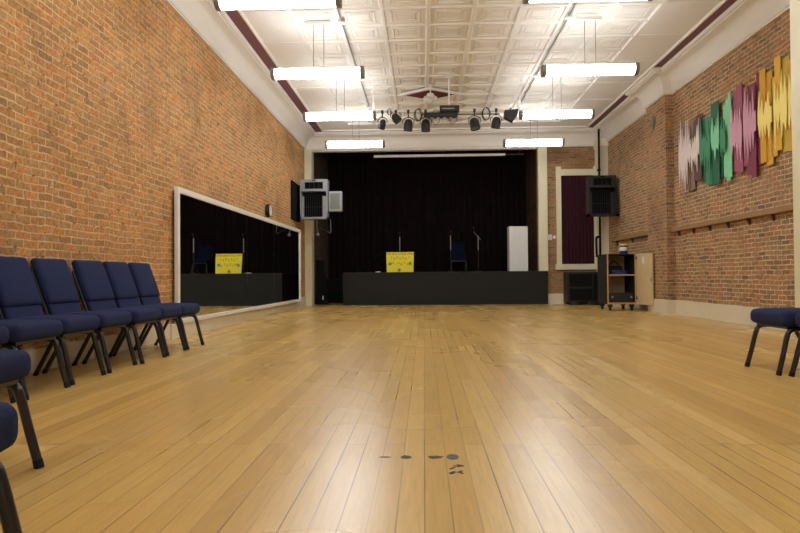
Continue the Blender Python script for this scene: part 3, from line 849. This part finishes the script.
for x, z, r, h, ry, rx_, lab in slights:
    t = thing('stage_light', lab, 'stage light', (x, PY, PZ), 0, 'stage lights on the pipe')
    dz = z - PZ
    b = BM(); tube(b, [(0, 0, 0.03), (0, 0, dz + h / 2 + 0.03)], 0.012, 8); box(b, -0.025, 0.025, -0.03, 0.03, -0.03, 0.035); obj('clamp', b, M['black'], t)
    b = BM(); tube(b, smooth_path([(-r - 0.015, 0, dz + 0.02), (-r - 0.015, 0, dz + h * 0.45), (0, 0, dz + h / 2 + 0.05), (r + 0.015, 0, dz + h * 0.45), (r + 0.015, 0, dz + 0.02)], 4), 0.008, 8)
    obj('yoke', b, M['black'], t)
    b = BM()
    mt = Matrix.Translation((0, 0, dz)) @ Matrix.Rotation(math.radians(ry), 4, 'Y') @ Matrix.Rotation(math.radians(rx_), 4, 'X')
    lathe(b, [(r * 0.35, h / 2), (r * 0.75, h / 2 - 0.03), (r, h / 2 - 0.1), (r * 0.98, -h / 2), (r * 0.9, -h / 2), (r * 0.9, -h / 2 + 0.03)], 18, mt)
    obj('barrel', b, M['black'], t, smooth=True)
    b = BM(); lathe(b, [(r * 0.88, -h / 2 + 0.02), (r * 0.5, -h / 2 + 0.01)], 18, mt); obj('lens', b, M['grille'], t)
t = thing('flood_light', 'black angular flood light at the right end of the pipe', 'stage light', (1.82, PY, PZ), 0, 'stage lights on the pipe')
b = BM(); prism(b, [(-0.13, 0.02), (0.15, 0.04), (0.12, -0.1), (0.03, -0.22), (-0.14, -0.12)], -0.08, 0.08, Matrix.Translation((0, 0, -0.04))); obj('housing', b, M['black'], t)
b = BM(); tube(b, [(0, 0, 0.04), (0, 0, -0.04)], 0.02); obj('clamp', b, M['black'], t)
for x, z, r, n, lab in ((-0.70, PZ - 0.01, 0.05, 2, 'small black cable loop by the left end light'),
                  (-0.11, PZ - 0.09, 0.095, 4, 'coiled cable bundle left of the socket box'),
                  (0.27, PZ - 0.14, 0.12, 1, 'single drooping cable loop under the socket box'),
                  (0.62, PZ - 0.13, 0.12, 1, 'cable loop right under the dimmer box'),
                  (1.3, PZ - 0.09, 0.10, 3, 'coiled cable bundle between the two right stage lights')):
    b = BM()
    for k in range(n):
        tube(b, [(r * (0.75 if n > 1 else 0.7) * math.cos(a) + 0.012 * k, -0.05 + 0.015 * k, r * 1.3 * math.sin(a) + 0.01 * k) for a in [2 * PI * q / 20 for q in range(21)]], 0.0055, 6)
    o = obj('cable_loop', b, M['black'], smooth=True); tag(o, lab, 'cable', 'cables on the lighting pipe'); o.location = (x, PY, z)

# ------------------------------------------------------------------ loudspeakers
def pa(x0, x1, label, frame, wallx):
    xc = (x0 + x1) / 2; w2 = (x1 - x0) / 2
    t = thing('loudspeaker', label, 'loudspeaker', (xc, 17.0, 2.36))
    H = 1.05
    b = BM(); box(b, -w2 + 0.03, w2 - 0.03, 0.33, 0.5, 0.03, H - 0.03); obj('rear_cabinet', b, M['dark'], t)
    b = BM(); box(b, -w2, w2, 0, 0.33, H * 0.70, H * 0.76); box(b, -w2, w2, 0, 0.33, H - 0.07, H)
    box(b, -w2, -w2 + 0.12, 0, 0.33, H * 0.76, H - 0.07); box(b, w2 - 0.12, w2, 0, 0.33, H * 0.76, H - 0.07)
    box(b, -w2, -w2 + 0.03, 0, 0.33, 0, H * 0.7); box(b, w2 - 0.03, w2, 0, 0.33, 0, H * 0.7)
    box(b, -w2, w2, 0, 0.33, 0, 0.05)
    obj('frame', b, frame, t)
    b = BM(); box(b, -w2 + 0.12, w2 - 0.12, 0.06, 0.1, H * 0.76, H - 0.07); obj('horn', b, M['dark'], t)
    for k in range(1, 4):
        b = BM(); xx = -w2 + 0.12 + (2 * w2 - 0.24) * k / 4; box(b, xx - 0.004, xx + 0.004, 0.02, 0.06, H * 0.76, H - 0.07); obj('horn_vane', b, M['black'], t)
    b = BM(); box(b, -w2 + 0.03, w2 - 0.03, 0.25, 0.29, 0.05, H * 0.7); obj('woofer_baffle', b, M['dark'], t)
    for s in (-1, 1):
        b = BM(); xa, xb = sorted((s * (w2 - 0.035), s * (w2 - (0.14 if s > 0 else 0.09)))); box(b, xa, xb, 0.05, 0.12, 0.05, H * 0.58); obj('side_column', b, frame, t)
    b = BM()
    for q in range(9): box(b, -w2 + 0.12 + q * 0.058, -w2 + 0.125 + q * 0.058, 0.235, 0.25, 0.05, H * 0.68)
    box(b, -w2 + 0.1, w2 - 0.1, 0.235, 0.25, 0.34, 0.35)
    obj('woofer_grille', b, M['black'], t)
    b = BM(); box(b, -0.05, 0.05, -0.008, 0, H - 0.045, H - 0.02); obj('badge', b, M['dark'], t)
    b = BM()
    if wallx < 0: box(b, wallx - xc, -w2 + 0.12, 0.34, 0.4, 0.3, 0.4); box(b, wallx - xc, wallx - xc + 0.04, -0.55, 0.5, -0.05, 0.95)
    else: box(b, w2 - 0.12, wallx - xc, 0.34, 0.4, 0.3, 0.4); box(b, w2 - 0.12, wallx - xc, 0.1, 0.18, 0.0, 0.05)
    obj('wall_mount', b, M['dark'], t)
    return t
pa(-3.27, -2.54, 'large silver-fronted loudspeaker on the left wall by the stage', M['silver'], XL)
pa(4.32, 5.03, 'large black loudspeaker mounted in the back right corner', M['black'], XR)
t = thing('small_speaker', 'small pale square speaker beside the large silver loudspeaker', 'loudspeaker', (-2.34, 17.1, 2.56))
b = BM(); bbox(b, -0.19, 0.17, 0, 0.2, 0, 0.54, 0.015); obj('cabinet', b, M['silver'], t)
b = BM(); box(b, -0.14, 0.12, -0.006, 0, 0.06, 0.48); obj('grille', b, M['grille'], t)
b = BM(); box(b, -0.2, -0.15, 0.08, 0.14, 0.2, 0.3); obj('side_bracket', b, M['black'], t)
t = thing('hanging_cables', 'thin cable and rod with a round clip hanging below the left loudspeaker', 'cable', (-2.8, 17.2, 2.36))
b = BM(); tube(b, smooth_path([(-0.05, 0, 0), (-0.06, 0, -0.2), (-0.03, 0, -0.36)], 5), 0.01, 8); obj('cable', b, M['grille'], t)
b = BM(); lathe(b, [(0.005, -0.05), (0.04, -0.03), (0.045, 0.0), (0.02, 0.04)], 12, Matrix.Translation((-0.03, 0, -0.4))); obj('clip', b, M['grille'], t)
b = BM(); tube(b, [(0.31, 0, 0.0), (0.32, 0, -0.35)], 0.007, 6); obj('rod', b, M['grille'], t)
b = BM(); tube(b, [(-0.02, 0, -0.2), (0.32, 0, -0.38)], 0.01, 6); obj('stay', b, M['black'], t)
# dark riser pipe in the right corner
t = thing('riser_pipe', 'tall dark pipe rising up the back right corner behind the loudspeaker', 'pipe', (4.86, 18.0, 0))
b = BM(); tube(b, [(0, 0, 0.0), (0, 0, 4.85)], 0.028, 10); obj('pipe', b, M['dark'], t)
b = BM(); tube(b, smooth_path([(-0.12, -0.1, 1.3), (-0.13, -0.1, 1.75), (-0.1, -0.06, 1.85), (-0.02, -0.02, 1.86)], 4), 0.03, 8); obj('elbow', b, M['dark'], t)
for z in (1.2, 3.7):
    b = BM(); box(b, -0.035, 0.04, -0.03, 0.1, z, z + 0.04); obj('pipe_clip', b, M['dark'], t)
# switch and bell on the brick
t = thing('light_switch', 'white switch plate on brick between the post and the window frame', 'switch', (3.6, YB, 1.9))
b = BM(); bbox(b, -0.07, 0.06, -0.02, 0, -0.08, 0.08, 0.004); obj('plate', b, M['white'], t)
b = BM(); box(b, -0.015, 0.01, -0.03, -0.02, -0.02, 0.02); obj('toggle', b, M['white'], t)
t = thing('thermostat', 'small round white thermostat right of the switch plate', 'thermostat', (3.73, YB, 1.9))
b = BM(); lathe(b, [(0.05, 0), (0.05, 0.02), (0.03, 0.035)], 18, Matrix.Rotation(PI / 2, 4, 'X')); obj('body', b, M['white'], t, smooth=True)

# ------------------------------------------------------------------ black case and cables under the window
t = thing('equipment_case', 'black road case standing under the maroon-curtained window', 'case', (4.41, 18.1, 0))
b = BM(); bbox(b, -0.46, 0.4, -0.1, 0.4, 0.06, 0.9, 0.012); obj('body', b, M['black'], t)
for z0, z1 in ((0.12, 0.44), (0.5, 0.84)):
    b = BM(); box(b, -0.40, 0.22, -0.112, -0.1, z0, z1); obj('panel', b, M['dark'], t)
b = BM(); box(b, 0.25, 0.36, -0.115, -0.1, 0.12, 0.84); obj('side_rail', b, M['dark'], t)
for x in (-0.4, 0.34):
    for y in (-0.02, 0.32):
        b = BM(); box(b, x - 0.03, x + 0.03, y - 0.03, y + 0.03, 0, 0.06); obj('foot', b, M['rubber'], t)
for k, (x, y, r) in enumerate(((4.14, 17.78, 0.17), (4.58, 17.74, 0.15))):
    b = BM()
    for q in range(5):
        ph = random.random() * 6
        tube(b, [((r + 0.02 * math.sin(3 * a + ph)) * math.cos(a), (r * 0.6 + 0.02 * math.sin(2 * a + ph)) * math.sin(a), 0.012 + q * 0.02) for a in [2 * PI * s / 24 for s in range(25)]], 0.011, 6)
    o = obj('cable_coil', b, M['black'], smooth=True); o.location = (x, y, 0)
    tag(o, ('coil of black cable on the floor before the road case, left one', 'coil of black cable on the floor before the road case, right one')[k], 'cable', 'cable coils on the floor')

# open cabinet on castors
cx0, cx1, cy0, cy1, cz0, cz1 = 4.13, 4.775, 14.75, 15.55, 0.145, 1.28
t = thing('rolling_cabinet', 'black plywood cabinet on castors with its door swung open by the right wall', 'cabinet', (4.45, 15.02, 0))
def loc(o): o.location = (-4.45, -15.02, 0); return o
b = BM(); box(b, cx0, cx0 + 0.02, cy0 + 0.006, cy1, cz0, cz1); box(b, cx1 - 0.02, cx1, cy0 + 0.006, cy1, cz0, cz1); box(b, cx0, cx1, cy0 + 0.006, cy1, cz1 - 0.02, cz1)
loc(obj('shell', b, M['stage_face'], t, label='charcoal outer shell'))
b = BM(); box(b, cx0 + 0.02, cx1 - 0.02, cy1 - 0.02, cy1, cz0, cz1 - 0.02); box(b, cx0 + 0.02, cx1 - 0.02, cy0 + 0.006, cy1 - 0.02, cz0, cz0 + 0.03)
loc(obj('interior_panel', b, M['plywood'], t))
b = BM(); box(b, cx0, cx0 + 0.03, cy0, cy0 + 0.006, cz0, cz1); box(b, cx1 - 0.03, cx1, cy0, cy0 + 0.006, cz0, cz1); box(b, cx0 + 0.03, cx1 - 0.03, cy0, cy0 + 0.006, cz0, cz0 + 0.04)
loc(obj('front_edge', b, M['ply_edge'], t, label='bare tan plywood edge'))
b = BM(); box(b, cx0 + 0.02, cx1 - 0.02, cy0 + 0.01, cy1 - 0.02, 0.79, 0.82); loc(obj('shelf', b, M['ply_edge'], t))
b = BM(); bbox(b, 0, 0.035, -0.66, 0.0, cz0, cz1, 0.003)
d = obj('door', b, M['plywood'], t, label='cream plywood door swung open'); d.location = (cx1 - 4.45 + 0.002, cy0 - 15.02 - 0.005, 0); d.rotation_euler = (0, 0, math.radians(11))
b = BM(); box(b, -0.012, 0.0, -0.64, -0.6, 0.66, 0.74); obj('latch', b, M['steel'], d)
b = BM(); box(b, -0.004, 0.0, -0.36, -0.26, 1.05, 1.2); obj('paper_note', b, M['white'], d, label='small white paper note')
for z in (0.25, 1.15):
    b = BM(); box(b, -0.008, 0.0, -0.04, 0.0, z, z + 0.07); obj('hinge', b, M['black'], d)
for x in (cx0 + 0.08, cx1 - 0.08):
    for y in (cy0 + 0.08, cy1 - 0.08):
        b = BM(); box(b, x - 0.045, x + 0.045, y - 0.045, y + 0.045, 0.08, cz0); tube(b, [(x - 0.02, y, 0.05), (x + 0.02, y, 0.05)], 0.05, 16)
        loc(obj('castor', b, M['black'], t))
b = BM()
for q in range(4):
    ph = random.random() * 6
    tube(b, [((0.2 + 0.02 * math.sin(2 * a + ph)) * math.cos(a), (0.1 + 0.02 * math.sin(3 * a + ph)) * math.sin(a), 0.014 + q * 0.022) for a in [2 * PI * s / 24 for s in range(25)]], 0.013, 6)
o = obj('cable_coil', b, M['blue_cable'], smooth=True); o.location = (4.44, 14.97, 0.822); tag(o, 'pile of blue cable on the middle shelf of the open cabinet', 'cable')
b = BM(); bbox(b, -0.22, 0.1, -0.06, 0.06, 0, 0.2, 0.02); tube(b, smooth_path([(-0.2, 0, 0.19), (-0.1, 0, 0.3), (0, 0, 0.27), (0.06, 0, 0.19)], 4), 0.012, 6)
o = obj('black_bag', b, M['black']); o.location = (4.52, 15.3, 0.822); tag(o, 'dark bag behind the blue cable on the cabinet shelf', 'bag')
t = thing('amplifier', 'black amplifier lying in the bottom of the open cabinet', 'amplifier', (4.455, 15.06, cz0 + 0.031))
b = BM(); bbox(b, -0.27, 0.27, -0.27, 0.17, 0.01, 0.22, 0.01); obj('case', b, M['black'], t)
for x in (-0.2, 0.22):
    b = BM(); lathe(b, [(0.025, 0), (0.022, 0.02)], 12, Matrix.Translation((x, -0.27, 0.13)) @ Matrix.Rotation(PI / 2, 4, 'X')); obj('knob', b, M['silver'], t)
b = BM()
for s in (-0.23, 0.23): box(b, s - 0.02, s + 0.02, -0.2, 0.15, 0, 0.01)
obj('foot', b, M['rubber'], t)
t = thing('storage_can', 'small blue and white can with a pale yellow lid on the cabinet top', 'can', (4.58, 15.0, cz1))
b = BM(); lathe(b, [(0.085, 0), (0.09, 0.01), (0.09, 0.2), (0.085, 0.205)], 24); obj('body', b, M['blue'], t, smooth=True)
b = BM(); lathe(b, [(0.0915, 0.08), (0.0915, 0.165)], 24); obj('paper_label', b, M['white'], t, label='white paper label')
b = BM(); lathe(b, [(0.094, 0.2), (0.094, 0.235), (0.085, 0.24)], 24); obj('lid', b, M['lid_yellow'], t, smooth=True)

# ------------------------------------------------------------------ ledges on the right wall
def ledge(y0, y1, zc, label, n):
    t = thing('wall_ledge', label, 'ledge', (XR, (y0 + y1) / 2, zc), 0, 'wooden ledges on the right wall')
    hl = (y1 - y0) / 2
    b = BM(); bbox(b, -0.09, 0, -hl, hl, -0.04, 0.045, 0.006); obj('shelf_board', b, M['ledge_wood'], t)
    for k in range(n):
        y = -hl + 0.25 + (2 * hl - 0.5) * k / max(1, n - 1)
        b = BM(); prism(b, [(-0.06, -0.04), (0, -0.04), (0, -0.14), (-0.02, -0.14)], y - 0.02, y + 0.02); obj('bracket', b, M['bracket'], t)
ledge(6.6, 13.37, 1.715, 'long wooden ledge on the right wall below the artwork', 10)
ledge(14.52, 17.5, 1.74, 'short wooden ledge on the right wall above the open cabinet', 3)

# ------------------------------------------------------------------ wall artwork: jagged vertical strips
def art(name_label, strips, waves):
    """strips: (far y, near y, bottom z, top z, colour, layer); waves: (far y, near y, mid z, up, down, colour, seed)."""
    ymid = (max(q[0] for q in strips) + min(q[1] for q in strips)) / 2
    zmid = sum(q[2] + q[3] for q in strips) / (2 * len(strips))
    t = thing('wall_artwork', name_label, 'artwork', (XR, ymid, zmid), 0, 'jagged strip artworks on the right wall')
    for i, (ya, yb, zb, zt, colr, lay) in enumerate(strips):
        x = -0.03 - 0.016 * lay
        b = BM(); box(b, x - 0.012, x, yb - ymid, ya - ymid, zb - zmid, zt - zmid)
        box(b, x, 0, (ya + yb) / 2 - 0.015 - ymid, (ya + yb) / 2 + 0.015 - ymid, -0.2, 0.2)
        obj('strip', b, ART[colr], t)
    for ya, yb, zm, hu, hd, colr, seed in waves:
        rnd = random.Random(seed)
        T, Bq = [], []
        y = ya
        up_ = False
        while y > yb + 0.012:
            T.append((y - ymid, zm - zmid + hu * (rnd.uniform(0.45, 1.2) if up_ else rnd.uniform(0.05, 0.45))))
            y -= rnd.uniform(0.02, 0.05) if up_ else rnd.uniform(0.03, 0.08); up_ = not up_
        T.append((yb - ymid, zm - zmid + hu * 0.3))
        y = ya; up_ = False
        while y > yb + 0.012:
            Bq.append((y - ymid, zm - zmid - hd * (rnd.uniform(0.45, 1.2) if up_ else rnd.uniform(0.05, 0.45))))
            y -= rnd.uniform(0.02, 0.05) if up_ else rnd.uniform(0.03, 0.08); up_ = not up_
        Bq.append((yb - ymid, zm - zmid - hd * 0.3))
        loop = T + Bq[::-1]
        b = BM()
        A = [b.verts.new((-0.105, yy, zz)) for yy, zz in loop]; Bv = [b.verts.new((-0.095, yy, zz)) for yy, zz in loop]
        b.faces.new(A); b.faces.new(Bv[::-1])
        for i in range(len(loop)):
            j = (i + 1) % len(loop); b.faces.new((A[i], A[j], Bv[j], Bv[i]))
        bmesh.ops.triangulate(b, faces=[f for f in b.faces if len(f.verts) > 4])
        yc = (ya + yb) / 2 - ymid
        box(b, -0.095, -0.03, yc - 0.02, yc + 0.02, zm - zmid - 0.03, zm - zmid + 0.03)
        obj('wave_cutout', b, ART[colr], t)
art('taupe and pearl strip artwork, farthest of the wall pieces',
    [(12.86, 12.66, 2.6, 3.7, 'taupe', 0), (12.66, 12.48, 2.42, 3.62, 'taupe', 1), (12.5, 12.28, 2.4, 3.72, 'taupe', 0), (12.28, 12.1, 2.55, 3.66, 'brown', 1), (12.12, 11.92, 2.52, 3.74, 'brown', 2)],
    [(12.88, 12.4, 3.12, 0.6, 0.66, 'pearl', 4), (12.4, 11.93, 3.1, 0.5, 0.4, 'pearl', 7)])
art('dark green strip artwork beside the taupe piece',
    [(11.92, 11.74, 2.47, 3.62, 'pine', 0), (11.76, 11.5, 2.4, 3.6, 'emerald', 1), (11.5, 11.2, 2.36, 3.78, 'pine', 2), (11.22, 11.14, 2.45, 3.45, 'pine', 0)],
    [(11.9, 11.48, 3.1, 0.42, 0.6, 'emerald', 11), (11.45, 11.14, 3.15, 0.4, 0.35, 'mint', 13)])
art('pale mint strip artwork, narrow, between green and mauve pieces',
    [(11.1, 10.96, 2.44, 3.66, 'mint', 0), (10.98, 10.84, 2.36, 3.72, 'mint', 1), (10.86, 10.76, 2.4, 3.8, 'mint', 2)],
    [(11.1, 10.9, 3.1, 0.3, 0.4, 'emerald', 17)])
art('mauve and pink strip artwork in the middle right of the group',
    [(10.75, 10.6, 2.48, 3.78, 'mauve', 0), (10.62, 10.42, 2.42, 3.84, 'mauve', 1), (10.42, 10.26, 2.5, 3.74, 'mauve', 0), (10.28, 10.1, 2.34, 3.66, 'plum', 1), (10.12, 9.98, 2.28, 3.72, 'plum', 2), (10.0, 9.9, 2.45, 3.86, 'plum', 0)],
    [(10.74, 10.35, 3.1, 0.55, 0.5, 'pink', 19), (10.3, 9.92, 3.12, 0.55, 0.5, 'pink', 23)])
art('amber yellow strip artwork right of the mauve piece',
    [(9.88, 9.72, 2.46, 3.86, 'gold', 1), (9.74, 9.56, 2.4, 3.78, 'gold', 0), (9.58, 9.45, 2.5, 3.66, 'amber', 0)],
    [(9.86, 9.47, 3.1, 0.4, 0.35, 'lemon', 29)])
art('lemon yellow strip artwork cut off by the cream post',
    [(9.43, 9.28, 2.56, 3.9, 'amber', 2), (9.3, 9.12, 2.52, 3.84, 'olive', 0), (9.14, 8.98, 2.5, 3.76, 'gold', 1), (9.0, 8.86, 2.4, 3.7, 'olive', 0), (8.88, 8.7, 2.44, 3.66, 'amber', 1)],
    [(9.42, 9.08, 3.15, 0.55, 0.5, 'lemon', 31), (9.05, 8.7, 3.1, 0.5, 0.6, 'lemon', 37)])

# ------------------------------------------------------------------ marks on the floor
def blot(x0, x1, y0, y1, mt, label, seed, n=14, ragged=0.35, star=False):
    rnd = random.Random(seed); b = BM()
    cx, cy = (x0 + x1) / 2, (y0 + y1) / 2
    if star:
        for k in range(9):
            px_, py_ = rnd.uniform(x0, x1), rnd.uniform(y0, y1); a = rnd.uniform(0, PI)
            box(b, -0.016, 0.016, -0.006, 0.006, 0.0, 0.0012, Matrix.Translation((px_ - cx, py_ - cy, 0)) @ Matrix.Rotation(a, 4, 'Z'))
    else:
        vs = []
        for z in (0, 0.0012):
            rnd = random.Random(seed)
            vs.append([b.verts.new((math.cos(2 * PI * k / n) * (x1 - x0) / 2 * (1 - ragged * rnd.random()), math.sin(2 * PI * k / n) * (y1 - y0) / 2 * (1 - ragged * rnd.random()), z)) for k in range(n)])
        b.faces.new(vs[1]); b.faces.new(vs[0][::-1])
        for k in range(n): b.faces.new((vs[0][k], vs[0][(k + 1) % n], vs[1][(k + 1) % n], vs[1][k]))
    o = obj('tape_residue', b, M[mt]); o.location = (cx, cy, 0.0002)
    tag(o, label, 'floor mark', 'tape marks on the floor')
blot(-0.115, -0.06, 2.85, 2.91, 'residue', 'short dark tape remnant on the floor, left of the other marks', 1)
blot(0.0, 0.085, 2.855, 2.905, 'residue', 'long brown tape remnant on the floor beside the round mark', 2)
blot(0.09, 0.148, 2.84, 2.93, 'residue_blue', 'round grey mark on the floor', 3, ragged=0.1)
blot(0.1, 0.15, 2.64, 2.78, 'residue_blue', 'scratched grey flecks on the floor before the round mark', 4, star=True)
blot(-0.21, -0.15, 2.87, 2.89, 'residue', 'faint thin tape trace on the floor at far left of the marks', 5)
